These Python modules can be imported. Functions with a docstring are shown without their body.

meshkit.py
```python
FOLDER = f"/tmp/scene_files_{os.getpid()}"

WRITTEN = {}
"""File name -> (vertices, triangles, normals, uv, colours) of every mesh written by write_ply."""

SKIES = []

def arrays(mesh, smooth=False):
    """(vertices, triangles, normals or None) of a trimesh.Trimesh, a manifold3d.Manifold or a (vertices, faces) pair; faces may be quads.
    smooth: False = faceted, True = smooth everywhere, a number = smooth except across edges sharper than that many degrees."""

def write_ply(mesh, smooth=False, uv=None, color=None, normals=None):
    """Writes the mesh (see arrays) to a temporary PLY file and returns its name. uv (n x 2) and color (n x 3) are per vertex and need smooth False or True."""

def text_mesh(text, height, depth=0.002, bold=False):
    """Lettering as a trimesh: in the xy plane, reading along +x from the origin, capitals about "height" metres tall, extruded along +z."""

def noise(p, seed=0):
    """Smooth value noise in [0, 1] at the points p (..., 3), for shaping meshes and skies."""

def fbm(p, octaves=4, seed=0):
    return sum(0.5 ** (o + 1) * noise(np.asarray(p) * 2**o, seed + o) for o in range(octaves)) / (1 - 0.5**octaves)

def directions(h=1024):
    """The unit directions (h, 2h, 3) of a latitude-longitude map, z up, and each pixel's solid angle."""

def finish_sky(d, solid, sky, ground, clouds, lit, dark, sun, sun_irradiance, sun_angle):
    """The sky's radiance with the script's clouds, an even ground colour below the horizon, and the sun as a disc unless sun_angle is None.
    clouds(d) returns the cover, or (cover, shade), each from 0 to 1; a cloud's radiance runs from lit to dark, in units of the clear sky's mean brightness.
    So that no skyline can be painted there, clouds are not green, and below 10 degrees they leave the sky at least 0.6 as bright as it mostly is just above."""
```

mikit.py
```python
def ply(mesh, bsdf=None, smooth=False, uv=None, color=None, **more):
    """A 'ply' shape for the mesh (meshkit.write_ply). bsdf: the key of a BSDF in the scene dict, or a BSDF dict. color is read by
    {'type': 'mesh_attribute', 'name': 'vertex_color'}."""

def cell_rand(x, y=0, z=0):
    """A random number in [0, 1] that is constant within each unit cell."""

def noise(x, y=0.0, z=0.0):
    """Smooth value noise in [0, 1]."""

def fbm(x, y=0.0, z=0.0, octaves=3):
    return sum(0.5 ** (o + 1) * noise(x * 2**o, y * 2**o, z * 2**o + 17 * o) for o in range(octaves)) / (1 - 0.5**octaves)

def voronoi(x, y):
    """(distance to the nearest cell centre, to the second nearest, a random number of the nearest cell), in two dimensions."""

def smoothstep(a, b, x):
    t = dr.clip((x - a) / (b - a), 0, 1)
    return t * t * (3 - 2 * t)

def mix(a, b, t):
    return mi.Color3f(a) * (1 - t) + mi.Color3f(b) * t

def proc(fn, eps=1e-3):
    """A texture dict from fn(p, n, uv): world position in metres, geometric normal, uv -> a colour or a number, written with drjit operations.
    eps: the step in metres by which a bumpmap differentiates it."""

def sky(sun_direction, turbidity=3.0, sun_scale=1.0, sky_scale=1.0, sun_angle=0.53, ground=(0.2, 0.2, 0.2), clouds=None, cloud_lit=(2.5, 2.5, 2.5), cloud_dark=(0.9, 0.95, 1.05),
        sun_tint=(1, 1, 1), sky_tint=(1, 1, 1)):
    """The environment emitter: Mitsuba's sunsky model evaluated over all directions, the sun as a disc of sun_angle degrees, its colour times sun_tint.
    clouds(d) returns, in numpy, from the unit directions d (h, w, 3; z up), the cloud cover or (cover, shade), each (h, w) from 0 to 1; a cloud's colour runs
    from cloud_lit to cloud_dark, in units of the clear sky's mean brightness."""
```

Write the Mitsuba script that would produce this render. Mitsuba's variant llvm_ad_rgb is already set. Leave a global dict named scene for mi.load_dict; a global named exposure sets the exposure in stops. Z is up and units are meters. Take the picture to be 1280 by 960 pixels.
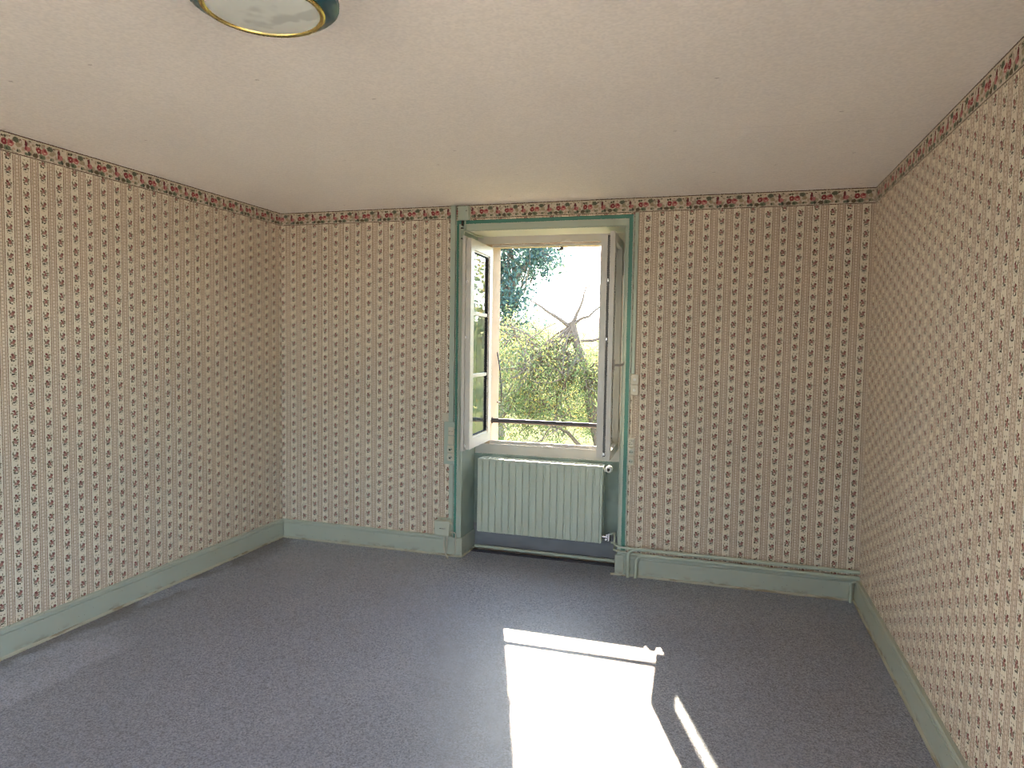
import math, random
import numpy as np, trimesh, mitsuba as mi, drjit as dr
import mikit, meshkit
from mikit import noise, fbm, voronoi, cell_rand, smoothstep, mix
from shapely.geometry import Polygon

scene, labels = {}, {}
T = mi.ScalarTransform4f

# ------------------------------------------------------------------ camera, sky, sun, exposure
W, H, FRONT = 4.0985, 2.5, -6.4           # room: x 0..W, z 0..H, y FRONT..0 (window wall at y = 0)
EYE = [3.2564, -4.5986, 1.5500]
FWD = [-0.28937767, 0.9552955, -0.06058932]
UP = [-0.03305543, 0.05328673, 0.99803199]
scene['camera'] = {'type': 'perspective', 'fov': 73.02, 'fov_axis': 'x', 'near_clip': 0.02, 'far_clip': 500.0,
                   'to_world': T().look_at(origin=EYE, target=[a + b for a, b in zip(EYE, FWD)], up=UP)}
SUN = (-0.358, 1.0, 0.592)


def haze(d):
    n = meshkit.fbm(d * np.array([3.0, 3.0, 7.0]), 4, 5)
    return np.clip(0.30 + 0.7 * (n - 0.5), 0, 1), np.clip(0.25 + 0.6 * (n - 0.5), 0, 1)


scene['sky'] = mikit.sky(SUN, turbidity=3.0, sun_scale=.85, sky_scale=1.25, sun_tint=(.97, 1.0, 1.06), ground=(0.17, 0.18, 0.12), clouds=haze,
                         cloud_lit=(1.9, 1.9, 1.9), cloud_dark=(1.2, 1.25, 1.3))
exposure = 5.4


# ------------------------------------------------------------------ helpers
def cat(ms):
    return trimesh.util.concatenate([m for m in ms])


def box(x0, y0, z0, x1, y1, z1, r=0.0):
    """A box between two corners, its edges chamfered by r."""
    if r <= 0:
        m = trimesh.creation.box((x1 - x0, y1 - y0, z1 - z0))
        m.apply_translation(((x0 + x1) / 2, (y0 + y1) / 2, (z0 + z1) / 2))
        return m
    pts = []
    lo, hi = (x0, y0, z0), (x1, y1, z1)
    for sx in (0, 1):
        for sy in (0, 1):
            for sz in (0, 1):
                c = [(lo[i], hi[i])[s] for i, s in enumerate((sx, sy, sz))]
                q = [c[i] + (r if s == 0 else -r) for i, s in enumerate((sx, sy, sz))]
                for k in range(3):
                    p = list(q)
                    p[k] = c[k]
                    pts.append(p)
    return trimesh.convex.convex_hull(np.array(pts))


def extrude(poly, a, b, axis):
    """A 2D outline extruded from a to b along x (outline in y, z), y (outline in x, z) or z (outline in x, y)."""
    m = trimesh.creation.extrude_polygon(poly if isinstance(poly, Polygon) else Polygon(poly), b - a, engine='earcut')
    M = {'x': [[0, 0, 1, a], [1, 0, 0, 0], [0, 1, 0, 0]], 'y': [[1, 0, 0, 0], [0, 0, -1, b], [0, 1, 0, 0]], 'z': [[1, 0, 0, 0], [0, 1, 0, 0], [0, 0, 1, a]]}[axis]
    m.apply_transform(np.vstack([np.array(M, float), [0, 0, 0, 1]]))
    return m


def bend(points, r, n=6):
    """A polyline with its corners rounded by radius r."""
    p = [np.array(q, float) for q in points]
    out = [p[0]]
    for a, b, c in zip(p, p[1:], p[2:]):
        u, v = a - b, c - b
        lu, lv = np.linalg.norm(u), np.linalg.norm(v)
        k = min(r, lu * 0.49, lv * 0.49)
        s, e = b + u / lu * k, b + v / lv * k
        for t in np.linspace(0, 1, n):
            out.append((1 - t) ** 2 * s + 2 * t * (1 - t) * b + t * t * e)
    out.append(p[-1])
    return np.array(out)


def tube(points, radius, sides=12):
    """A closed tube along a polyline; radius one number or one per point."""
    p = np.asarray(points, float)
    n = len(p)
    rad = np.broadcast_to(radius, (n,))
    t = np.gradient(p, axis=0)
    t /= np.linalg.norm(t, axis=1, keepdims=True)
    ref = np.array([0, 0, 1.0]) if abs(t[0][2]) < 0.9 else np.array([1.0, 0, 0])
    rows = []
    a = np.cross(t[0], ref)
    for i in range(n):
        a = a - t[i] * np.dot(a, t[i])
        a /= np.linalg.norm(a)
        b = np.cross(t[i], a)
        ang = np.arange(sides) * 2 * np.pi / sides
        rows.append(p[i] + rad[i] * (np.cos(ang)[:, None] * a + np.sin(ang)[:, None] * b))
    v = np.vstack(rows + [p[:1], p[-1:]])
    f = []
    for i in range(n - 1):
        for j in range(sides):
            k = (j + 1) % sides
            f += [[i * sides + j, i * sides + k, (i + 1) * sides + k], [i * sides + j, (i + 1) * sides + k, (i + 1) * sides + j]]
    for j in range(sides):
        k = (j + 1) % sides
        f += [[n * sides, k, j], [n * sides + 1, (n - 1) * sides + j, (n - 1) * sides + k]]
    return trimesh.Trimesh(v, np.array(f), process=False)


def lathe(profile, at, sections=48, axis='z'):
    m = trimesh.creation.revolve(np.array(profile, float), sections=sections)
    if axis == 'y-':   # turned so that the profile's height runs towards the room
        m.apply_transform(trimesh.transformations.rotation_matrix(math.pi / 2, [1, 0, 0]))
    m.apply_translation(at)
    return m


def put(key, mesh, bsdf, smooth=False, label=None, category=None, kind=None, group=None, color=None):
    scene[key] = mikit.ply(mesh, bsdf, smooth=smooth, color=color)
    d = {k: v for k, v in (('label', label), ('category', category), ('kind', kind), ('group', group)) if v}
    if d:
        labels[key] = d
    return key


def thing(key, label, category=None, kind=None, group=None):
    labels[key] = {k: v for k, v in (('label', label), ('category', category), ('kind', kind), ('group', group)) if v}
    return key


# ------------------------------------------------------------------ materials
def principled(color, rough=0.5, spec=0.5, **more):
    c = color if isinstance(color, dict) else {'type': 'rgb', 'value': list(color)}
    return {'type': 'twosided', 'bsdf': {'type': 'principled', 'base_color': c, 'roughness': rough, 'specular': spec, **more}}


CREAM, TAN, LINE, PALE = (0.70, 0.625, 0.505), (0.49, 0.37, 0.272), (0.20, 0.135, 0.10), (0.76, 0.685, 0.56)
RED, PINK, OLIVE, DARK = (0.16, 0.035, 0.03), (0.32, 0.14, 0.11), (0.19, 0.155, 0.095), (0.045, 0.042, 0.03)
# bouquet (around its centre) and posy (half a repeat lower): dx, dz, rx, rz in mm, colour, strength
BOUQUET = [(-4, 11, 5, 4.5, RED, 1), (3, 4, 5, 5, PINK, 1), (-3, -3, 6, 5, PINK, .9), (6, -6, 4, 4, PINK, .8), (-12, 0, 4, 3.4, OLIVE, 1), (13, 7, 4, 3.4, OLIVE, 1), (11, -3, 5, 3, DARK, .6),
           (-8, -11, 4, 3.5, OLIVE, 1), (-7, -18, 3.6, 2.6, DARK, 1), (3, -19, 3.6, 2.6, DARK, 1), (8, 22, 2.4, 2, OLIVE, 1), (7, 16, 1.6, 3, OLIVE, 1), (12, -13, 3, 2.4, OLIVE, .9), (-2, 7, 2, 2, DARK, .8)]
POSY = [(8, 9, 5, 4.5, RED, .95), (0, -1, 7, 6, PINK, .85), (6, 2, 4, 4, PINK, .9), (-12, 10, 3, 3, OLIVE, 1), (-8, 3, 4, 3, OLIVE, .8), (-3, -15, 6, 3, DARK, .9), (10, -8, 4, 3, OLIVE, .9), (-13, -6, 3, 2.4, OLIVE, .8),
        (-6, 29, 2.4, 2.2, OLIVE, .9), (11, 27, 2.4, 2.2, OLIVE, .9), (2, -27, 5, 1.8, OLIVE, .6), (-9, -22, 2, 2, OLIVE, .7), (12, -18, 2.4, 2, OLIVE, .7), (-13, 17, 2, 2.2, OLIVE, .8), (4, 16, 3, 2.4, OLIVE, .7)]
REPEAT = 0.1365


def wallpaper(s, z, per, s0, z0):
    """Striped paper: a cream band with sprigs, then a tan band with a bead chain. s runs along the wall."""
    q = (s - s0) / per
    k = dr.floor(q + 0.5)
    u = q - k
    a = dr.abs(u)
    odd = k - 2 * dr.floor(k * 0.5)
    aa = 0.012
    c = mix(CREAM, TAN, smoothstep(.262 - aa, .262 + aa, a) * .85)
    band = lambda lo, hi: smoothstep(lo - aa, lo + aa, a) * (1 - smoothstep(hi - aa, hi + aa, a))  # noqa: E731
    c = mix(c, LINE, band(.264, .296) * .95)
    c = mix(c, PALE, band(.335, .365) * .8)
    c = mix(c, LINE, band(.372, .395) * .7)
    zc = z / (REPEAT / 8)
    dz = dr.abs(zc - dr.floor(zc) - 0.5)
    bead = smoothstep(.435, .455, a)
    c = mix(c, mix(PALE, LINE, smoothstep(.28, .36, dz) * .62), bead * .62)
    x = u * per * 1000
    y = z - z0 - odd * REPEAT * 0.25
    t = y / REPEAT
    ya = (t - dr.floor(t + 0.5)) * REPEAT * 1000
    t = t + 0.5
    yb = (t - dr.floor(t + 0.5)) * REPEAT * 1000
    wob = (noise(s * 330, z * 330) - 0.5) * 1.5
    for sprig, yy in ((BOUQUET, ya), (POSY, yb)):
        for ex, ey, rx, ry, col, amount in sprig:
            rx, ry = rx * (1.15 if sprig is POSY else 1), ry * (1.15 if sprig is POSY else 1)
            d = dr.sqrt(dr.square((x - ex) / (rx * 1.3)) + dr.square((yy - ey) / (ry * 1.25)))
            c = mix(c, col, (1 - smoothstep(.85, 1.15, d + wob * .5)) * amount)
    return c * (0.94 + 0.12 * fbm(s * 3, z * 3, 4.0))


def paper_back(p, n, uv):
    return wallpaper(p.x, p.z, 0.0917, 3.134, 1.410)


def paper_left(p, n, uv):
    return wallpaper(p.y, p.z, 0.0879, -2.116, 1.849)


def paper_right(p, n, uv):
    c = wallpaper(p.y, p.z, 0.0868, -2.224, 1.70)
    smear = (1 - smoothstep(.016, .026, dr.abs(p.y + 0.34 + .1 * (p.z - .2)))) * (1 - smoothstep(.05, .075, dr.abs(p.z - 0.2)))
    return mix(c, (.68, .6, .46), smear * .9)


BORDER = [(70, 165, 36, 36, (0.22, .035, .04), 1), (70, 168, 9, 8, (.6, .35, .3), 1), (155, 165, 40, 36, (.42, .13, .12), 1), (165, 150, 18, 16, (.24, .04, .045), 1), (160, 180, 18, 8, (.62, .38, .34), .8),
          (238, 112, 40, 30, (.09, .1, .06), .95), (268, 165, 32, 26, (.28, .22, .12), .7), (115, 236, 42, 27, (.15, .17, .1), 1), (105, 240, 12, 10, (.05, .06, .05), .9), (22, 240, 34, 26, (.11, .085, .05), 1),
          (270, 234, 30, 18, (.2, .2, .12), .8), (252, 240, 11, 11, (.05, .06, .04), .9), (378, 132, 18, 38, (.13, .03, .035), 1), (398, 184, 40, 30, (.42, .16, .15), 1), (372, 180, 14, 20, (.24, .05, .05), 1),
          (426, 236, 22, 24, (.06, .06, .045), 1), (386, 246, 24, 16, (.13, .16, .11), 1), (455, 205, 22, 30, (.26, .22, .13), .7), (300, 98, 14, 9, (.12, .06, .04), .9), (355, 85, 22, 8, (.3, .14, .08), .7),
          (436, 84, 9, 9, (.07, .05, .04), 1), (45, 104, 16, 13, (.09, .085, .05), 1), (82, 100, 14, 13, (.09, .085, .05), 1), (150, 88, 8, 8, (.3, .12, .1), .8), (330, 200, 16, 22, (.36, .25, .16), .6), (205, 225, 20, 12, (.42, .26, .18), .6)]


def border(s, z, per, s0):
    q = (s - s0) / per
    x = (q - dr.floor(q)) * 495.0
    y = (2.5 - z) / 0.0955 * 240 + 48
    c = mix(mix((.60, .53, .43), (.52, .43, .34), noise(s * 90, z * 90)), (.20, .15, .10), smoothstep(.62, .70, noise(s * 85, z * 85, 7.0)) * .5)
    wob = (noise(s * 300, z * 300) - 0.5) * 0.5
    for ex, ey, rx, ry, col, amount in BORDER:
        dx = x - ex
        dx = dx - 495 * dr.floor(dx / 495 + 0.5)
        d = dr.sqrt(dr.square(dx / (rx * 1.22)) + dr.square((y - ey) / (ry * 1.15))) + wob
        c = mix(c, col, (1 - smoothstep(.8, 1.12, d)) * amount)
    low = z - 2.405
    c = mix(c, (.56, .49, .36), (1 - smoothstep(.006, .009, low)) * .8)
    c = mix(c, (.09, .045, .04), (1 - smoothstep(.0016, .0026, dr.abs(low - .0035))) * .9)
    c = mix(c, (.56, .49, .36), smoothstep(.081, .084, low) * .8)
    return mix(c, (.09, .045, .04), smoothstep(.0885, .090, low) * .9)


def border_back(p, n, uv):
    return border(p.x, p.z, 0.1825, 1.78)


def border_left(p, n, uv):
    return border(p.y, p.z, 0.1735, -2.157)


def border_right(p, n, uv):
    return border(p.y, p.z, 0.1735, -2.19)


for side, fn, bf in (('back', paper_back, border_back), ('left', paper_left, border_left), ('right', paper_right, border_right)):
    scene[f'm_paper_{side}'] = principled(mikit.proc(fn), .75, .25)
    scene[f'm_border_{side}'] = principled(mikit.proc(bf), .7, .25)
scene['m_plain_paper'] = principled((.58, .51, .42), .8, .2)


def ceiling_color(p, n, uv):
    c = mix((.70, .645, .575), (.74, .685, .61), fbm(p.x * 1.6, p.y * 1.6))
    c = c * (0.94 + 0.12 * noise(p.x * 130, p.y * 130))
    seam = (1 - smoothstep(.002, .005, dr.abs(p.y + 1.35 + .004 * noise(p.x * 9, 1.0)))) * smoothstep(3.0, 3.3, p.x) * .12
    fleck = voronoi(p.x * 1.1, p.y * 1.6)
    return mix(c, (.3, .25, .2), seam + (1 - smoothstep(.007, .013, fleck[0])) * .5)


scene['m_ceiling'] = {'type': 'twosided', 'bsdf': {'type': 'bumpmap', 'scale': 1.0,
    'arbitrary': mikit.proc(lambda p, n, uv: 0.0032 * fbm(p.x * 85, p.y * 85, 0.0, 2) + .0016 * smoothstep(.35, .6, noise(p.x * 140, p.y * 140)), eps=8e-4),
    'bsdf': {'type': 'principled', 'base_color': mikit.proc(ceiling_color), 'roughness': .85, 'specular': .2}}}


def carpet(p, n, uv):
    c = mix((.207, .219, .266), (.243, .256, .31), fbm(p.x * 2.2, p.y * 2.2))
    g = noise(p.x * 330, p.y * 330) * .5 + noise(p.x * 160 + p.y * 40, p.y * 160 - p.x * 40) * .5
    c = c * (0.45 + 1.1 * g)
    faded = (1 - smoothstep(.44, .50, p.x + .02 * noise(p.y * 8, 2.0))) * (1 - smoothstep(-2.0, -1.75, p.y))
    c = mix(c, c * 1.28, faded)
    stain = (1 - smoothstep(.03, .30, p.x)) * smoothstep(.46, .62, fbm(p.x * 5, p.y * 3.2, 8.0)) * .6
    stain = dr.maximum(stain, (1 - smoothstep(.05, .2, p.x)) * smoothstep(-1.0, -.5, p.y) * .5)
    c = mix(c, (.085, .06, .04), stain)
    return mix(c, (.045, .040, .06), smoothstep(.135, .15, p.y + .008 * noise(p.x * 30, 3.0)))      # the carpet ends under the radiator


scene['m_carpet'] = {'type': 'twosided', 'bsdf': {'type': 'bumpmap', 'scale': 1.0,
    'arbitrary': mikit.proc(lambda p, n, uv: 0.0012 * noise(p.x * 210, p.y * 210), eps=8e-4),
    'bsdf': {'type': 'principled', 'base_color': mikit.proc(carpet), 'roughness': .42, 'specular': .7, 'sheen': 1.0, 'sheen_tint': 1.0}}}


def worn_green(p, n, uv):
    c = mix((.385, .415, .34), (.425, .455, .375), fbm(p.x * 3 + p.y * 3, p.z * 5))
    grime = smoothstep(.52, .72, fbm(p.x * 16 + p.y * 16, p.z * 30, 3.0)) * (1 - smoothstep(.0, .05, p.z)) * .55
    spot = voronoi((p.x + p.y) * 24, p.z * 24)
    c = mix(c, (.2, .15, .09), grime)
    return mix(c, (.16, .14, .1), (1 - smoothstep(.03, .07, spot[0])) * (spot[2] > .75) * .5)


def shoe(p, n, uv):
    c = mix((.46, .43, .33), (.40, .40, .31), fbm(p.x * 6 + p.y * 6, p.z * 20))
    return mix(c, (.2, .13, .07), smoothstep(.55, .75, fbm(p.x * 11 + p.y * 11, p.z * 60, 1.0)) * .6)


scene['m_green'] = principled(mikit.proc(worn_green), .42, .4)
scene['m_shoe'] = principled(mikit.proc(shoe), .5, .4)
scene['m_casing'] = principled((.40, .455, .38), .38, .45)
scene['m_teal'] = principled((.065, .21, .165), .4, .45)
scene['m_niche'] = principled(mikit.proc(lambda p, n, uv: mix((.33, .40, .345), (.27, .335, .29), smoothstep(.4, .7, fbm(p.x * 7 + p.y * 5, p.z * 7)))), .5, .4)
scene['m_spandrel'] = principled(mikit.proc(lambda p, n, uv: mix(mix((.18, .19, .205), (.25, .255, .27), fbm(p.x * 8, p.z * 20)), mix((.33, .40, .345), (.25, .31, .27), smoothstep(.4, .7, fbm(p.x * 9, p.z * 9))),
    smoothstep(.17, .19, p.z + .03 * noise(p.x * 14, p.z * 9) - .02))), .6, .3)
scene['m_soffit'] = principled((.60, .61, .53), .5, .4)
scene['m_pvc'] = principled((.55, .52, .475), .32, .5)
scene['m_handle'] = principled((.33, .30, .27), .35, .5)
scene['m_gasket'] = principled((.03, .03, .035), .6, .3)
scene['m_radiator'] = principled((.46, .50, .42), .32, .5)
scene['m_pipe'] = principled((.44, .48, .39), .35, .5)
scene['m_stone'] = principled(mikit.proc(lambda p, n, uv: mix((.55, .43, .31), (.44, .33, .24), fbm(p.y * 9 + p.x * 9, p.z * 9))), .85, .2)
scene['m_brass'] = {'type': 'twosided', 'bsdf': {'type': 'roughconductor', 'material': 'Au', 'alpha': .14, 'specular_reflectance': {'type': 'rgb', 'value': [.82, .74, .6]}}}
scene['m_chrome'] = {'type': 'twosided', 'bsdf': {'type': 'roughconductor', 'material': 'Cr', 'alpha': .15}}
scene['m_groove_strip'] = principled((.15, .145, .14), .6, .3)
scene['m_rim'] = principled(mikit.proc(lambda p, n, uv: mix((.006, .026, .045), (.018, .075, .085), fbm(p.x * 22, p.y * 22))), .25, .4)
scene['m_opal'] = principled(mikit.proc(lambda p, n, uv: mix((.58, .60, .54), (.33, .34, .3), smoothstep(.6, .75, fbm(p.x * 14, p.y * 14, 2.0)) * .5)), .22, .5)
scene['m_ivory'] = principled((.58, .53, .42), .35, .5)
scene['m_hole'] = principled((.04, .035, .03), .6, .3)
scene['m_grey_box'] = principled((.47, .49, .40), .4, .45)
scene['m_cable'] = principled((.50, .47, .38), .5, .4)
scene['m_iron'] = principled((.045, .042, .05), .4, .5)
scene['m_glass'] = {'type': 'thindielectric', 'int_ior': 1.52, 'specular_transmittance': {'type': 'rgb', 'value': [.66, .72, .75]}}
scene['m_white'] = principled((.74, .72, .68), .3, .5)
scene['m_plaster'] = principled((.6, .55, .46), .85, .2)
scene['m_wood'] = principled((.38, .2, .1), .6, .3)

# ------------------------------------------------------------------ the room
NX0, NX1, NTOP, ND = 1.50, 2.625, 2.318, 0.27          # window recess
EX0, EX1, EZ0, EZ1, WT = 1.605, 2.535, 0.755, 2.262, 0.50   # the outer opening in the stone, and the wall's thickness
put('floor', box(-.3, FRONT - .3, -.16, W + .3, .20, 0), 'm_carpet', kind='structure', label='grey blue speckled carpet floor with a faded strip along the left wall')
put('ceiling', box(-.3, FRONT - .3, H, W + .3, WT, H + .2), 'm_ceiling', kind='structure', label='rough textured beige ceiling')
outer = Polygon([(-.3, -.16), (W + .3, -.16), (W + .3, H), (-.3, H)])
hole1 = Polygon([(NX0 - .01, -.2), (NX1 + .01, -.2), (NX1 + .01, NTOP + .01), (NX0 - .01, NTOP + .01)])
put('wall_back', extrude(outer.difference(hole1), 0, ND + .015, 'y'), 'm_paper_back', kind='structure', label='window wall with striped flower sprig wallpaper')
put('wall_left', box(-.3, FRONT, -.16, 0, 0, H), 'm_paper_left', kind='structure', label='left wall with striped flower sprig wallpaper')
side = Polygon([(FRONT, -.16), (0, -.16), (0, H), (FRONT, H)])
ADDED_OPENING = [(-5.9, 0.45, -3.7, 2.25)]         # added unseen opening in the right wall, cut to light the room
for a, b, c, d in ADDED_OPENING:
    side = side.difference(Polygon([(a, b), (c, b), (c, d), (a, d)]))
put('wall_right', extrude(side, W, W + .3, 'x'), 'm_paper_right', kind='structure', label='right wall with striped flower sprig wallpaper')
hole2 = Polygon([(EX0, EZ0), (EX1, EZ0), (EX1, EZ1), (EX0, EZ1)])
put('wall_outer', extrude(outer.difference(hole2), ND + .015, WT, 'y'), 'm_stone', kind='structure', label='tan stone outer wall seen in the window reveal')
put('wall_front', extrude(outer.difference(Polygon([(.7, .5), (2.5, .5), (2.5, 2.25), (.7, 2.25)])), FRONT - .3, FRONT, 'y'), 'm_plain_paper', kind='structure', label='wall behind the camera with an added opening that lights the room')  # opening here is added, out of view, to let in more daylight
# paper border under the ceiling
BT = .0012
put('wall_left__paper_border', box(0, FRONT, 2.405, BT, -BT, H), 'm_border_left', label='rose patterned paper border')
put('wall_right__paper_border', box(W - BT, FRONT, 2.405, W, -BT, H), 'm_border_right', label='rose patterned paper border')
put('wall_back__paper_border', cat([box(0, -BT, 2.405, 1.396, 0, H), box(1.437, -BT, 2.405, W, 0, H)]), 'm_border_back', label='rose patterned paper border')

# recess linings
L = .010
put('trim_1', box(NX0 - L, 0, 0, NX0, ND, NTOP), 'm_niche', kind='structure', label='green painted left side of the window recess')
put('trim_2', box(NX1, 0, 0, NX1 + L, ND, NTOP), 'm_niche', kind='structure', label='green painted right side of the window recess')
put('trim_3', box(NX0 - L, 0, NTOP, NX1 + L, ND, NTOP + L), 'm_soffit', kind='structure', label='pale green top of the window recess')
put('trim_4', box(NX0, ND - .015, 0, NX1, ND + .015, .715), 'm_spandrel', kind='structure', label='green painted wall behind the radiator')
# painted casing around the recess with its teal stripe
CT = .014
fl = cat([box(1.440, -CT, 0, NX0, 0, NTOP, .002), box(NX1, -CT, 0, 2.682, 0, NTOP, .002), box(1.440, -CT, NTOP, 2.682, 0, 2.392, .002)])
put('trim_5', fl, 'm_casing', kind='structure', label='pale green window casing')
ts = cat([box(1.446, -CT - .003, .0, 1.463, -CT, 2.392, .001), box(2.650, -CT - .003, .17, 2.674, -CT, 2.392, .001), box(1.463, -CT - .003, 2.368, 2.650, -CT, 2.392, .001)])
put('trim_5__stripe', ts, 'm_teal', label='dark teal painted stripe')
put('trim_5__rounded_edge', cat([tube([(NX0 - .003, -CT, .15), (NX0 - .003, -CT, NTOP)], .005, 10), tube([(NX1 + .003, -CT, .15), (NX1 + .003, -CT, NTOP)], .005, 10), tube([(NX0, -CT, NTOP + .003), (NX1, -CT, NTOP + .003)], .005, 10)]), 'm_casing', smooth=40)
# plinth blocks at the feet of the casing
BP, BS = .022, .030          # skirting and shoe thickness


def plinth(x0, x1, into):
    lo, hi = min(x0, x1), max(x0, x1)
    return cat([box(lo, -.026, 0, hi, 0, .138, .003), box(into[0], -.026, 0, into[1], ND - .02, .138, .003)])


put('baseboard_recess', plinth(1.446, NX0 + .012, (NX0, NX0 + .014)), 'm_green', kind='structure', label='green plinth at the left foot of the window casing')
put('baseboard_recess__shoe_moulding', cat([box(1.446, -.034, 0, NX0 + .02, -.02, .012, .002), box(NX0 + .01, -.03, 0, NX0 + .022, ND - .02, .012, .002)]), 'm_shoe', label='worn cream strip at the floor')
put('baseboard_recess_right', plinth(NX1 - .012, 2.672, (NX1 - .014, NX1)), 'm_green', kind='structure', label='green plinth at the right foot of the window casing')
put('baseboard_recess_right__shoe_moulding', box(NX1 - .04, -.034, 0, 2.68, -.02, .012, .002), 'm_shoe', label='worn cream strip at the floor')

prof = [(0, 0), (-BP, 0), (-BP, .1165), (-BP + .005, .118), (-BP + .005, .1205), (-BP, .122), (-BP, .138), (-BP + .006, .144), (0, .144)]
shoe_prof = [(0, 0), (-BS, 0), (-BS, .010), (-BS + .004, .014), (0, .014)]


def skirting(key, kind, a, b, name):
    """kind 'x-' runs along the window wall, 'left' and 'right' along the side walls."""
    for suffix, pr, mat, lab in (('', prof, 'm_green', name), ('__shoe_moulding', shoe_prof, 'm_shoe', 'worn cream strip at the floor')):
        if kind == 'x':
            m = extrude(pr, a, b, 'x')
        else:
            s = -1 if kind == 'left' else 1
            m = extrude([(s * y + (W if kind == 'right' else 0), z) for y, z in pr], a, b, 'y')
        put(key + suffix, m, mat, kind=None if suffix else 'structure', label=lab)


skirting('baseboard_left', 'left', FRONT, 0, 'green skirting board along the left wall')
skirting('baseboard_right', 'right', FRONT, 0, 'green skirting board along the right wall')
skirting('baseboard_back', 'x', BS, 1.446, 'green skirting board left of the window')
skirting('baseboard_back_right', 'x', 2.68, W - BS, 'green skirting board below the heating pipes')

# ------------------------------------------------------------------ the window
thing('window_1', 'white plastic casement window standing open', kind='structure')
FZ0, FZ1, FY0, FY1 = .715, NTOP, .250, .320
ring = lambda x0, z0, x1, z1, w, wb=None: Polygon([(x0, z0), (x1, z0), (x1, z1), (x0, z1)], [[(x0 + w, z0 + (wb or w)), (x1 - w, z0 + (wb or w)), (x1 - w, z1 - w), (x0 + w, z1 - w)]])  # noqa: E731
put('window_1__frame', cat([extrude(ring(NX0 + .002, FZ0, NX1 - .002, FZ1, .052, .072), FY0 + .015, FY1, 'y'), extrude(ring(NX0 + .002, FZ0, NX1 - .002, FZ1, .074, .096), FY0 + .045, FY1 - .002, 'y'),
                            box(1.72, FY0 + .011, .786, 2.46, FY0 + .03, .792, .002), box(2.05, FY0 + .006, .784, 2.10, FY0 + .03, .796, .002), box(2.14, FY0 + .008, 2.272, 2.20, FY0 + .03, 2.288, .002)]), 'm_pvc')
put('window_1__sill', box(EX0, FY1 - .02, EZ0 - .03, EX1, WT + .03, .762, .004), 'm_stone', label='tan stone outer sill')


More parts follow.
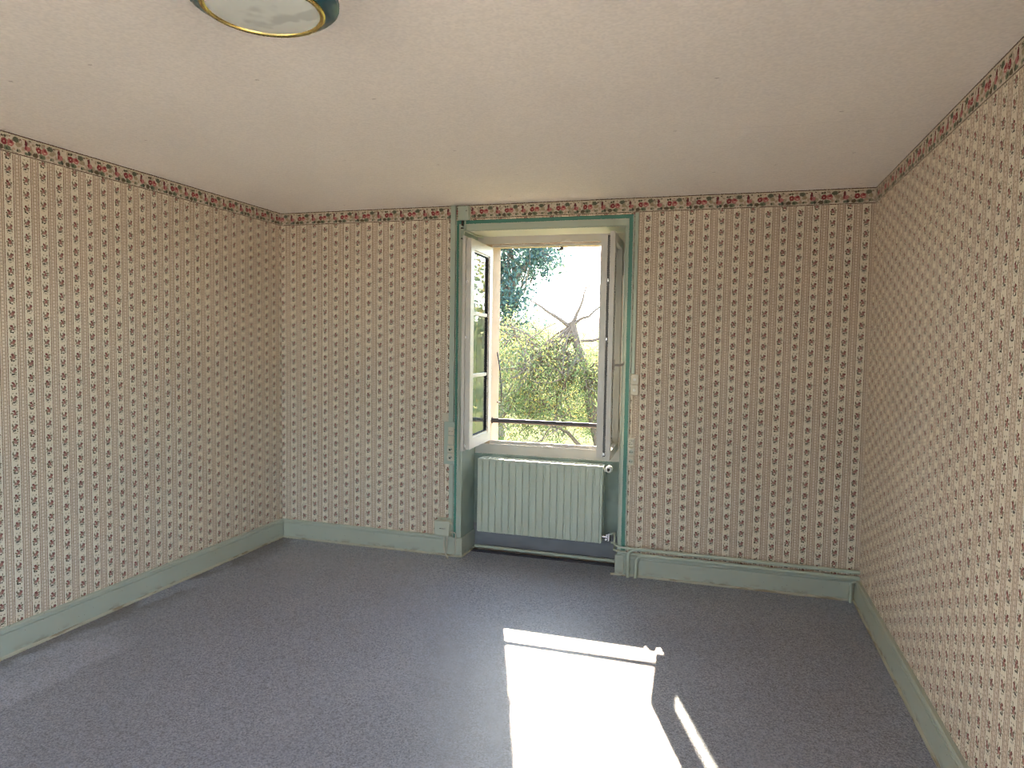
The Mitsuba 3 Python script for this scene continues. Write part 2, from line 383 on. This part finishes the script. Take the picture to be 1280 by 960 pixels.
def sash(n, hinge, u, v, w, z0, z1, thick, lip, handle, fw):
    """An open sash. Local axes: from the hinge to the free edge, from the room face to the outer face, up."""
    M = np.eye(4)
    M[:3, 0], M[:3, 1], M[:3, 3] = [*u, 0], [*v, 0], [*hinge, 0]
    key = f'window_1__sash' + (f'_{n:03d}' if n else '')

    def go(m):
        m = m.copy()
        m.apply_transform(M)
        return m
    body = cat([extrude(ring(0, z0, w, z1, fw), lip + .016, thick, 'y'), extrude(ring(.008, z0 + .008, w - .012, z1 - .008, fw - .012), lip, lip + .016, 'y'),
                extrude(ring(-.004, z0 - .012, w + .004, z1 + .014, fw - .004), 0, lip, 'y'),
                extrude(ring(fw - .004, z0 + fw - .004, w - fw + .004, z1 - fw + .004, .014), lip + .010, thick - .008, 'y')])
    put(key, go(body), 'm_pvc', label='white plastic sash with two glazing bars')
    put(key + '__gasket', go(extrude(ring(fw + .009, z0 + fw + .009, w - fw - .009, z1 - fw - .009, .007), lip + .012, thick - .010, 'y')), 'm_gasket', label='dark rubber glazing seal')
    if handle:
        put(key + '__groove_strip', go(box(w - .0125, lip + .001, z0 + .01, w - .0085, lip + .0155, z1 - .01)), 'm_groove_strip', label='dark grey strip in the edge groove')  # dark strip added so the groove reads darker
    mid = (lip + thick) / 2
    put(key + '__pane', go(extrude([(fw + .01, z0 + fw + .01), (w - fw - .01, z0 + fw + .01), (w - fw - .01, z1 - fw - .01), (fw + .01, z1 - fw - .01)], mid, mid + .0001, 'y')), 'm_glass', label='clear glass reflecting the garden')
    for i in range(2):
        zc = z0 + fw + (z1 - z0 - 2 * fw) * (i + 1) / 3
        for side in (0, 1):
            k = i * 2 + side
            yy = (mid + .0015, mid + .0085) if side else (mid - .0085, mid - .0015)
            put(key + '__glazing_bar' + (f'_{k:03d}' if k else ''), go(box(fw + .002, yy[0], zc - .0125, w - fw - .002, yy[1], zc + .0125, .002)), 'm_pvc')
    for i, zc in enumerate((z0 + .16, z1 - .16)):
        put(key + '__hinge' + (f'_{i:03d}' if i else ''), go(tube([(-.012, lip * .5, zc - .045), (-.012, lip * .5, zc + .045)], .008, 10)), 'm_white', smooth=40)
    if handle:
        hz = z0 + .595
        put(key + '__handle', go(cat([box(w - .052, -.012, hz - .036, w - .022, 0, hz + .036, .004), tube(bend([(w - .037, -.004, hz), (w - .037, -.045, hz), (w - .15, -.052, hz + .004), (w - .165, -.052, hz + .012)], .014), .0085, 10)])), 'm_handle', smooth=40, label='grey beige lever handle')
    put(key + '__catch', go(cat([box(w - .004, lip + .005, z0 + .02, w + .001, lip + .014, z0 + .035), box(w - .004, lip + .005, z0 + .75, w + .001, lip + .014, z0 + .765), box(w - .004, lip + .005, z1 - .30, w + .001, lip + .014, z1 - .28)])), 'm_chrome', label='small metal locking catches')


a = math.radians(2.0)
sash(0, (1.566, .250), (math.sin(a), -math.cos(a)), (math.cos(a), math.sin(a)), .502, .820, 2.234, .060, .020, False, .070)
a = math.radians(2.0)
sash(1, (2.578, .250), (math.sin(a), -math.cos(a)), (-math.cos(a), -math.sin(a)), .502, .820, 2.236, .088, .030, True, .058)

thing('guard_bar', 'dark iron bar across the lower window opening outside', 'bar')
put('guard_bar__rail', tube([(EX0 - .02, .345, .956), (EX1 + .02, .345, .956)], .0165, 16), 'm_iron', smooth=40)
put('guard_bar__flange', cat([lathe([(0, 0), (.024, 0), (.024, .004), (0, .004)], (0, 0, 0), 16)]).apply_transform(np.array([[0, 0, 1, EX0], [0, 1, 0, .345], [-1, 0, 0, .956], [0, 0, 0, 1.0]])), 'm_iron')
put('guard_bar__flange_001', cat([lathe([(0, 0), (.024, 0), (.024, .004), (0, .004)], (0, 0, 0), 16)]).apply_transform(np.array([[0, 0, -1, EX1], [0, 1, 0, .345], [1, 0, 0, .956], [0, 0, 0, 1.0]])), 'm_iron')
put('shutter_hook', cat([tube(bend([(2.088, .46, EZ1 + .01), (2.088, .46, EZ1 - .012), (2.075, .455, EZ1 - .026), (2.062, .455, EZ1 - .022)], .008), .006, 8), trimesh.creation.icosphere(2, .013).apply_translation((2.094, .458, EZ1 - .014))]), 'm_iron', smooth=40,
    label='small dark hook hanging from the top of the outer window opening', category='hook')
put('loose_cable', tube(bend([(EX0 + .001, .45, 1.47), (1.622, .44, 1.40), (1.642, .44, 1.25), (1.648, .44, 1.10), (1.640, .45, 1.082), (EX0 + .001, .46, 1.085)], .05), .004, 8), 'm_iron', smooth=40,
    label='thin dark cable looping down the outer left edge of the window', category='cable')

# ------------------------------------------------------------------ radiator and pipes
RX0, RX1, RY, RZ0, RZ1 = 1.591, 2.498, .080, .169, .706
thing('radiator', 'pale green ribbed panel radiator hanging in the window recess', 'radiator')
pts, pitch = [], (RX1 - RX0) / 18
for i in range(18):
    x = RX0 + i * pitch
    pts += [(x, RY), (x + .004, RY - .001), (x + pitch * .62, RY - .001), (x + pitch * .70, RY + .014), (x + pitch * .88, RY + .014), (x + pitch * .97, RY)]
pts.append((RX1, RY))
put('radiator__front_panel', extrude(pts + [(RX1, RY + .022), (RX0, RY + .022)], RZ0 + .006, RZ1 - .008, 'z'), 'm_radiator')
put('radiator__edge_seam', box(RX0, RY + .010, RZ0, RX1, RY + .020, RZ0 + .008, .002), 'm_radiator')
put('radiator__edge_seam_001', box(RX0, RY + .002, RZ1 - .012, RX1, RY + .022, RZ1, .002), 'm_radiator')
put('radiator__back_panel', box(RX0, RY + .082, RZ0, RX1, RY + .104, RZ1 - .002, .004), 'm_radiator')
grille = [box(RX0, RY + .018, RZ1 - .012, RX1, RY + .030, RZ1 + .002, .002), box(RX0, RY + .088, RZ1 - .012, RX1, RY + .104, RZ1 + .002, .002)]
for i in range(31):
    x = RX0 + .004 + i * (RX1 - RX0 - .016) / 30
    grille.append(box(x, RY + .02, RZ1 - .010, x + .012, RY + .1, RZ1))
put('radiator__top_grille', cat(grille), 'm_radiator')
for i, (x0, x1) in enumerate(((RX0 - .003, RX0 + .004), (RX1 - .004, RX1 + .003))):
    put('radiator__side_cover' + (f'_{i:03d}' if i else ''), box(x0, RY + .004, RZ0 + .01, x1, RY + .104, RZ1, .0015), 'm_radiator')
for i, x in enumerate((RX0 + .12, RX1 - .12)):
    put('radiator__bracket' + (f'_{i:03d}' if i else ''), box(x - .015, RY + .100, RZ0 + .05, x + .015, ND - .013, RZ1 - .05), 'm_radiator')
valve = [tube([(RX1, .120, .675), (2.556, .120, .675)], .010, 12), lathe([(0, 0), (.021, 0), (.024, .006), (.024, .040), (.019, .050), (0, .050)], (0, 0, 0), 20, 'y-').apply_translation((2.540, .120, .690))]
put('radiator__valve_knob', cat(valve), 'm_white', smooth=35, label='round white valve knob at the upper right corner')
put('radiator__valve_knob__screw', lathe([(0, 0), (.010, 0), (.010, .002), (0, .002)], (0, 0, 0), 16, 'y-').apply_translation((2.540, .0695, .690)), 'm_hole')
put('radiator__return_valve', cat([tube([(RX1, .105, .215), (2.548, .105, .215)], .011, 12), tube([(2.548, .105, .190), (2.548, .105, .242)], .013, 12), tube([(2.535, .092, .205), (2.535, .07, .205)], .008, 10), box(2.528, .094, .222, 2.552, .116, .238, .002)]), 'm_chrome', smooth=35, label='chrome valve at the lower right corner')

PY = -.040
put('heating_pipe', cat([tube(bend([(2.556, .105, .235), (2.590, .10, .250), (2.602, .02, .245), (2.603, -.036, .205), (2.650, PY, .196), (2.80, PY, .193)], .03), .0075, 12)]), 'm_pipe', smooth=40,
    label='thin green pipe from the radiator valve bending round the recess corner, upper one', category='pipe')
put('heating_pipe_001', tube(bend([(2.560, .15, .165), (2.600, .12, .172), (2.603, -.036, .172), (2.650, PY, .163), (2.81, PY, .158)], .03), .0075, 12), 'm_pipe', smooth=40,
    label='thin green pipe bending round the recess corner, lower one', category='pipe')


def long_pipe(key, xd, zr, zr2, label):
    thing(key, label, 'pipe')
    put(key + '__tube', tube(bend([(xd, -.046, 0), (xd, -.046, zr), (xd + .4, -.046, zr), (W - .0005, -.046, zr2)], .07, 10), .0118, 16), 'm_pipe', smooth=40)
    put(key + '__collar', tube([(xd, -.046, .055), (xd, -.046, .068)], .0150, 16), 'm_pipe', smooth=40)
    put(key + '__collar_001', tube([(xd + .55, -.046, zr - .002), (xd + .575, -.046, zr - .002)], .0140, 16), 'm_pipe', smooth=40)


long_pipe('heating_pipe_002', 2.702, .1945, .190, 'green pipe rising from the floor and running along the wall, upper of the long pair')
long_pipe('heating_pipe_003', 2.755, .1575, .152, 'green pipe rising from the floor and running along the wall, lower of the long pair')
put('heating_pipe_004', tube([(NX0 + .03, .205, .024), (NX1 - .02, .205, .020)], .012, 14), 'm_pipe', smooth=40, label='pipe lying low on the floor under the radiator', category='pipe')
put('heating_pipe_005', cat([tube(bend([(4.050, -.052, .0), (4.050, -.052, .130), (4.0975, -.052, .130)], .025), .0085, 12), tube([(4.050, -.052, .048), (4.050, -.052, .062)], .011, 12)]), 'm_pipe', smooth=40,
    label='short bent pipe stub in the right corner by the skirting', category='pipe')

# ------------------------------------------------------------------ electrics
put('cable_trunking', cat([box(1.397, -.016, .95, 1.436, 0, H, .003)]), 'm_casing', label='tall green wooden cable cover left of the window up to the ceiling', category='cable cover')
put('cable_trunking_001', box(1.404, -.014, .146, 1.436, 0, .665, .003), 'm_casing', label='short green wooden cable cover below the socket board', category='cable cover')
put('cable_trunking_002', box(2.686, -.016, 1.352, 2.709, 0, 2.402, .003), 'm_casing', label='narrow green cable cover right of the window above the switches', category='cable cover')
put('socket_board', box(1.366, -.020, .668, 1.4475, 0, .975, .003), 'm_casing', label='green wooden board carrying the sockets left of the window', category='board')
YB = -.020


def disc(x, y, z, r, d=.0015):
    return lathe([(0, 0), (r, 0), (r, d), (0, d)], (0, 0, 0), 14, 'y-').apply_translation((x, y, z))


def device(key, x0, z0, x1, z1, yb, depth, label, category, kind, group=None):
    thing(key, label, category, group=group)
    put(key + '__plate', box(x0, yb - depth, z0, x1, yb, z1, .003), 'm_ivory')
    xc, zc, y = (x0 + x1) / 2, (z0 + z1) / 2, yb - depth
    if kind == 'socket':
        put(key + '__ring', lathe([(.0150, 0), (.0185, 0), (.0185, .006), (.0150, .006)], (0, 0, 0), 24, 'y-').apply_translation((xc, y, zc)), 'm_ivory', smooth=40)
        put(key + '__well', disc(xc, y, zc, .0148), 'm_grey_box')
        put(key + '__contact', cat([disc(xc - .007, y - .0015, zc - .001, .0032), disc(xc + .007, y - .0015, zc - .001, .0032)]), 'm_hole', label='dark contact holes')
    elif kind == 'dark socket':
        put(key + '__ring', lathe([(.0165, 0), (.0225, 0), (.0225, .008), (.0165, .008)], (0, 0, 0), 24, 'y-').apply_translation((xc, y, zc)), 'm_ivory', smooth=40)
        put(key + '__well', disc(xc, y, zc, .0163), 'm_grey_box')
        put(key + '__contact', cat([disc(xc - .004, y - .0015, zc - .004, .0068), disc(xc + .008, y - .0015, zc + .003, .0032)]), 'm_hole', label='dark contact holes')
    elif kind == 'flat':
        put(key + '__contact', cat([disc(xc - .010, y, zc, .0035), disc(xc + .010, y, zc, .0035)]), 'm_hole', label='dark contact holes')
    elif kind == 'switch':
        put(key + '__toggle', box(xc - .011, y - .006, zc - .017, xc + .011, y, zc + .017, .003), 'm_ivory')
    elif kind == 'button':
        put(key + '__button', lathe([(0, 0), (.0095, 0), (.0095, .004), (.007, .006), (0, .006)], (0, 0, 0), 20, 'y-').apply_translation((xc, y, zc)), 'm_white', smooth=35, label='round push button')
    elif kind == 'phone':
        put(key + '__contact', cat([disc(xc + i * .0115, y, zc + j * .012, .0026) for i in (-1, 0, 1) for j in (-1, 0, 1) if i or j]), 'm_hole', label='dark contact holes')


device('wall_switch', 1.352, .975, 1.398, 1.034, 0, .022, 'small ivory switch at the top left of the socket board', 'switch', 'switch')
device('socket', 1.402, .878, 1.446, .936, YB, .012, 'flat two hole outlet, topmost on the green board', 'socket', 'flat')
device('wall_switch_001', 1.401, .812, 1.446, .872, YB, .014, 'ivory rocker switch second from the top on the green board', 'switch', 'switch')
device('socket_001', 1.399, .752, 1.446, .806, YB, .016, 'ivory socket with a dark round well, third down on the green board', 'socket', 'dark socket')
device('socket_002', 1.399, .694, 1.446, .748, YB, .016, 'ivory socket with a dark round well, lowest on the green board', 'socket', 'dark socket')
device('wall_switch_002', 2.685, 1.283, 2.737, 1.351, 0, .024, 'square ivory push switch, upper of two right of the window', 'switch', 'button')
device('wall_switch_003', 2.685, 1.213, 2.737, 1.281, 0, .024, 'square ivory push switch, lower of two right of the window', 'switch', 'button')
device('telephone_outlet', 2.678, .868, 2.722, .928, 0, .016, 'ivory outlet with a ring of small holes right of the window', 'socket', 'phone')
device('socket_003', 2.677, .806, 2.722, .865, 0, .016, 'ivory round socket right below the outlet with a ring of holes', 'socket', 'socket')
device('socket_004', 2.677, .744, 2.722, .803, 0, .016, 'ivory round socket lowest of the three right of the window', 'socket', 'socket')

thing('junction_box', 'square greenish junction box above the skirting left of the window', 'junction box')
put('junction_box__cover', box(1.318, -.072, .156, 1.432, -.026, .264, .004), 'm_grey_box')
put('junction_box__badge', cat([box(1.362, -.0732, .207, 1.372, -.0718, .2125), box(1.376, -.0732, .2075, 1.394, -.0718, .2115), box(1.396, -.0732, .2095, 1.403, -.0718, .2115)]), 'm_hole', label='small dark maker mark')
put('junction_box__back_plate', box(1.322, -.026, .146, 1.428, 0, .272, .003), 'm_grey_box')
for i, (x0, z0, x1, z1) in enumerate(((1.430, .236, 1.444, .252), (1.430, .176, 1.444, .190), (1.345, .262, 1.357, .274), (1.392, .262, 1.404, .274))):
    put('junction_box__gland' + (f'_{i:03d}' if i else ''), box(x0, -.055, z0, x1, -.037, z1, .003), 'm_cable')
put('wall_cable', tube(bend([(1.385, -.045, .157), (1.385, -.048, .06), (1.399, -.050, .022), (1.407, -.054, .0045), (1.425, -.075, .0045)], .03), .0042, 8), 'm_cable', smooth=40, label='thin pale cable dropping from the lower junction box to the floor, left one', category='cable')
put('wall_cable_001', tube(bend([(1.408, -.045, .157), (1.408, -.048, .05), (1.396, -.052, .026), (1.420, -.056, .0045), (1.43, -.085, .0045)], .03), .0042, 8), 'm_cable', smooth=40, label='thin pale cable dropping from the lower junction box to the floor, right one', category='cable')
put('wall_cable_002', tube(bend([(1.444, -.046, .183), (1.468, -.046, .180), (1.472, -.044, .165), (1.472, -.042, .035), (1.45, -.042, .018)], .02), .0042, 8), 'm_cable', smooth=40, label='pale cable leaving the side of the lower junction box towards the casing', category='cable')
thing('junction_box_001', 'green cable box just under the ceiling at the upper left window corner', 'junction box')
put('junction_box_001__cover', box(1.463, -.048, 2.392, 1.541, 0, 2.488, .004), 'm_casing')
put('junction_box_001__screw', disc(1.528, -.048, 2.452, .004), 'm_hole')
for i, (x0, z0, x1, z1) in enumerate(((1.484, 2.355, 1.497, 2.390), (1.480, 2.335, 1.496, 2.342), (1.482, 2.262, 1.496, 2.27))):
    put('junction_box_001__clip' + (f'_{i:03d}' if i else ''), box(x0, -.030, z0, x1, -.0175, z1), 'm_hole', label='dark cable clip')
put('wall_cable_003', tube(bend([(1.512, -.026, 2.393), (1.512, -.026, 2.345), (1.520, -.018, 2.318), (1.532, .02, 2.309), (1.545, .262, 2.309)], .02), .0055, 8), 'm_casing', smooth=40, label='painted cable from the ceiling box running along the top of the recess', category='cable')
put('wall_cable_004', tube(bend([(1.490, -.026, 2.393), (1.488, -.026, 2.25), (1.486, -.026, 1.0), (1.486, -.026, .30)], .02), .004, 8), 'm_casing', smooth=40, label='thin painted cable running down the left casing', category='cable')

# ------------------------------------------------------------------ ceiling light
LC = (2.11, -3.05)
thing('ceiling_light', 'round flush ceiling light with a dark blue green rim', 'ceiling light')
at = lambda z: (LC[0], LC[1], z)  # noqa: E731
put('ceiling_light__base', lathe([(0, 0), (.120, 0), (.150, -.040), (.140, -.040), (.112, -.006), (0, -.006)], at(H), 48), 'm_rim', smooth=40)
put('ceiling_light__rim', lathe([(.148, -.038), (.178, -.064), (.188, -.084), (.187, -.096), (.180, -.103), (.160, -.111), (.148, -.114), (.148, -.108), (.160, -.105), (.178, -.097), (.181, -.086), (.172, -.068), (.142, -.042)], at(H), 64), 'm_rim', smooth=40, label='dark blue green glazed rim')
put('ceiling_light__ring', lathe([(.150, -.111), (.153, -.117), (.149, -.122), (.143, -.122), (.139, -.118), (.140, -.112)], at(H), 64), 'm_brass', smooth=60, label='polished brass ring')
put('ceiling_light__glass', lathe([(0, -.124), (.06, -.1235), (.11, -.121), (.141, -.1165), (.141, -.111), (.10, -.115), (0, -.118)], at(H), 64), 'm_opal', smooth=40, label='frosted opal glass')

# ------------------------------------------------------------------ outside
rng = np.random.default_rng(7)
GZ = -2.6


def lawn_color(p, n, uv):
    c = mix((.055, .08, .018), (.085, .10, .025), fbm(p.x * .5, p.y * .5))
    return mix(c, (.03, .05, .012), smoothstep(.45, .75, fbm(p.x * 4, p.y * 14, 2.0)) * .7)


scene['m_lawn'] = principled(mikit.proc(lawn_color), .9, .1)
gx, gy = np.meshgrid(np.linspace(-70, 70, 71), np.concatenate([np.linspace(-60, 0, 16), np.linspace(2, 120, 60)]))
gz = GZ + .35 * (meshkit.fbm(np.stack([gx * .06, gy * .06, gx * 0], -1), 3, 2) - .5) + np.clip(gy - 34, 0, None) * .09
gv = np.stack([gx, gy, gz], -1).reshape(-1, 3)
nx = gx.shape[1]
gf = np.array([[i * nx + j, i * nx + j + 1, (i + 1) * nx + j + 1, (i + 1) * nx + j] for i in range(gx.shape[0] - 1) for j in range(nx - 1)])
put('ground', (gv, gf), 'm_lawn', smooth=True, kind='structure', label='sunlit yellow green lawn outside')
scene['m_bounce_ground'] = principled(mikit.proc(lambda p, n, uv: mix((.50, .47, .42), (.60, .57, .52), fbm(p.x * 3, p.y * 3))), .9, .1)
put('bounce_ground', cat([box(W + .3, -40, GZ - .3, 34, .4, GZ + .25), box(-30, -40, GZ - .3, W + .3, FRONT - .35, GZ + .25)]), 'm_bounce_ground', kind='structure', label='unseen pale ground added to bounce light into the room')  # unseen pale slabs added to bounce daylight up onto the ceiling
put('house_wall', box(-.3, FRONT - .3, GZ - .4, W + .3, WT, -.16), 'm_stone', kind='structure', label='stone wall of the storey below')

scene['m_leaf'] = {'type': 'principledthin', 'base_color': {'type': 'mesh_attribute', 'name': 'vertex_color'}, 'roughness': .6, 'diff_trans': 1.1, 'spec_trans': 0.0}
scene['m_bark'] = principled(mikit.proc(lambda p, n, uv: mix((.16, .12, .09), (.26, .21, .17), fbm(p.x * 9, p.y * 9, p.z * 3))), .9, .1)
scene['m_pale_bark'] = principled(mikit.proc(lambda p, n, uv: mix((.19, .155, .125), (.10, .08, .065), fbm(p.x * 9, p.y * 9, p.z * 3))), .9, .1)


def leaves(centres, length, width, colors, down=0.0):
    """Folded diamond leaves at the centres; down = how far they hang."""
    n = len(centres)
    d = rng.normal(size=(n, 3))
    d[:, 2] -= down
    d /= np.linalg.norm(d, axis=1, keepdims=True)
    s = np.cross(d, rng.normal(size=(n, 3)))
    s /= np.linalg.norm(s, axis=1, keepdims=True)
    up = np.cross(d, s)
    ln = length * rng.uniform(.6, 1.3, (n, 1))
    wd = width * rng.uniform(.7, 1.2, (n, 1))
    v = np.stack([centres - d * ln / 2, centres + s * wd / 2 + up * wd * .12, centres + d * ln / 2, centres - s * wd / 2 + up * wd * .12], 1).reshape(-1, 3)
    f = np.array([[0, 1, 2], [0, 2, 3]])[None] + (np.arange(n) * 4)[:, None, None]
    pal = np.array(colors)
    c = pal[rng.integers(0, len(pal), n)] * rng.uniform(.7, 1.25, (n, 1))
    return (v, f.reshape(-1, 3)), np.repeat(np.clip(c, 0, 1), 4, 0)


def limb(p0, p1, r0, r1, bow=.12, n=7):
    p0, p1 = np.array(p0, float), np.array(p1, float)
    t = np.linspace(0, 1, n)[:, None]
    side = rng.normal(size=3) * np.linalg.norm(p1 - p0) * bow
    jit = rng.normal(size=(n, 3)) * np.linalg.norm(p1 - p0) * .015
    pts = p0 + (p1 - p0) * t + side * (t * (1 - t) * 4) * .5 + jit * (t * (1 - t) * 4)
    return tube(pts, np.linspace(r0, r1, n), 7)


def tree(key, base, trunk_top, r0, crown, clusters, per, length, width, colors, label, category='tree', spread=.45, down=0.0, bare=(), bark='m_bark', fork=None):
    """trunk, branches and foliage. crown = list of (centre, radii); clusters of leaves fill each of them."""
    thing(key, label, category)
    base, top = np.array(base, float), np.array(trunk_top, float)
    put(key + '__trunk', limb(base - [0, 0, .15], top, r0, r0 * .45, .06, 9), bark, smooth=True)
    br, cents = [], []
    weights = np.array([np.prod(r) for _, r in crown])
    for (c, r), k in zip(crown, np.maximum(3, (clusters * weights / weights.sum()).astype(int))):
        c, r = np.array(c, float), np.array(r, float)
        u = rng.normal(size=(k, 3))
        u /= np.linalg.norm(u, axis=1, keepdims=True)
        q = c + u * r * rng.uniform(.35, 1, (k, 1)) ** .6
        cents.append(q)
        hub = base + (top - base) * rng.uniform(.75, 1)
        br.append(limb(hub, c, r0 * .40, r0 * .14, .15))
        for e in q[:: max(1, k // 14)]:
            br.append(limb(c if rng.random() < .6 else hub, e, r0 * .13, .012, .2, 6))
    for p0, p1, ra, rb in bare:
        br.append(limb(p0, p1, ra, rb, .18))
    put(key + '__branch', cat(br), bark, smooth=True, kind='stuff')
    q = np.vstack(cents)
    pts = (q[:, None] + rng.normal(size=(len(q), per, 3)) * spread * np.array([1, 1, .8 + down * .3])).reshape(-1, 3)
    m, col = leaves(pts, length, width, colors, down)
    put(key + '__foliage', m, 'm_leaf', color=col, kind='stuff')


BLUE = [(.12, .19, .18), (.15, .23, .20), (.10, .16, .16), (.18, .25, .18)]
YELLOW = [(.31, .34, .15), (.25, .30, .12), (.38, .38, .21), (.15, .20, .09), (.40, .32, .10), (.22, .21, .17), (.12, .16, .08)]
GREEN = [(.16, .23, .10), (.20, .27, .12), (.11, .16, .08), (.27, .31, .14)]
AUTUMN = [(.38, .28, .10), (.33, .28, .10), (.28, .27, .12)]
# the bushy willow-like tree right outside
TWIGS = []
for i in range(34):
    p = np.array([rng.uniform(-1.6, 1.4), rng.uniform(8.9, 9.6), rng.uniform(-.7, 1.7)])
    TWIGS.append((p, p + np.array([rng.normal() * .55, rng.normal() * .15, rng.uniform(.1, .75)]), .014, .004))
tree('willow_tree', (1.1, 10.0, GZ), (.15, 10.0, 2.0), .17,
     [((-.75, 9.8, .95), (.8, .8, .95)), ((.15, 9.6, .85), (.8, .8, .85)), ((-.2, 10.2, 0.1), (1.2, .8, .75)), ((-1.2, 10.2, .15), (.75, .8, .8)), ((.85, 10.0, .6), (.7, .7, .8)), ((-1.3, 10.6, 1.7), (.55, .6, .5)), ((1.7, 10.3, .9), (.9, .9, 1.1)), ((-2.1, 10.5, .5), (.8, .8, 1.0))],
     500, 56, .085, .022, YELLOW + GREEN[:2], 'yellow green bushy tree with bare upper branches right outside the window', spread=.17, down=.7, bark='m_pale_bark',
     bare=[((.15, 10, 1.95), (.45, 10, 2.75), .045, .010), ((.15, 10, 1.95), (.95, 10.1, 2.55), .04, .008), ((.1, 10, 1.9), (-.75, 9.9, 2.45), .045, .012), ((.35, 10, 1.6), (1.4, 10, 2.0), .03, .008), ((.05, 10, 1.5), (-1.2, 10, 1.9), .04, .010),
           ((.45, 10, 2.75), (.85, 10, 3.0), .010, .004), ((.95, 10.1, 2.55), (1.2, 10.1, 2.9), .008, .004), ((.9, 10, -1.5), (1.7, 9.8, .2), .09, .03), ((.7, 10, -1.2), (-.7, 9.7, -.2), .06, .015)] + TWIGS)
tree('broad_tree', (-6.0, 24, GZ), (-5.6, 24, 3.2), .34,
     [((-5.7, 24, 5.6), (2.0, 2.2, 1.7)), ((-7.6, 24.5, 4.0), (1.9, 2.0, 1.9)), ((-5.2, 23.5, 3.2), (1.1, 1.3, 1.1)), ((-4.1, 24, 5.3), (.9, 1.2, .9)), ((-6.6, 25, 7.6), (2.2, 2.0, 1.6)), ((-6.3, 24, 1.2), (1.4, 1.4, 1.2))],
     300, 62, .19, .12, BLUE, 'tall blue green leafy tree behind the willow at the upper left of the view', spread=.34)
far = [(-13.5, 33, 5.5, BLUE + GREEN, 'dark bushy tree farthest left beyond the lawn'), (-10.2, 42, 4.6, GREEN, 'round green tree beyond the lawn left of the view'), (-3.8, 36, 3.4, GREEN + YELLOW, 'light green tree beyond the lawn in mid view'), (2.6, 33, 3.4, YELLOW + AUTUMN, 'yellowish autumn tree beyond the lawn right of mid view'),
       (7.0, 24, 9.6, YELLOW + GREEN, 'yellow green tree on the right beyond the lawn'), (17.5, 32, 11.0, AUTUMN + GREEN, 'autumn coloured tree on the far right beyond the lawn'), (28.5, 36, 9.0, GREEN, 'green tree at the far right edge of the garden'), (-1.6, 46, 5.0, BLUE, 'bluish tree farthest behind in mid view'), (6.0, 52, 9.5, BLUE + GREEN, 'tall dark tree behind the autumn coloured one')]
for i, (x, y, h, pal, lab) in enumerate(far):
    z = GZ + max(0, y - 34) * .09
    tree('garden_tree' + (f'_{i:03d}' if i else ''), (x, y, z), (x + .3, y, z + h * .55), .22, [((x, y, z + h * .62), (h * .42, h * .42, h * .38)), ((x + h * .22, y - .6, z + h * .42), (h * .36, h * .36, h * .32)), ((x - h * .25, y + .3, z + h * .40), (h * .36, h * .36, h * .34))],
         170, 46, .24, .15, pal, lab, spread=.42)
shrubs = [(-8.6, 29.5, 1.6), (-5.6, 30.5, 1.4), (-2.5, 29, 1.5), (.7, 30.2, 1.4), (3.8, 29, 1.5), (3.2, 16.5, 1.4), (6.3, 15.6, 1.3), (9.4, 16.2, 1.5), (12.6, 15.8, 1.4)]
names = ['leftmost low shrub in the row across the lawn', 'second shrub from the left across the lawn', 'third shrub from the left across the lawn', 'fourth shrub from the left across the lawn', 'fifth shrub from the left across the lawn', 'nearest shrub on the right lawn edge', 'second shrub on the right lawn edge', 'tall third shrub on the right lawn edge', 'rightmost shrub on the lawn edge']
for i, ((x, y, h), lab) in enumerate(zip(shrubs, names)):
    tree('shrub' + (f'_{i:03d}' if i else ''), (x, y, GZ), (x, y, GZ + h * .5), .05, [((x, y, GZ + h * .5), (h * .6, h * .6, h * .5))], 40, 50, .14, .07, GREEN + YELLOW[:2], lab, category='shrub', spread=.22)
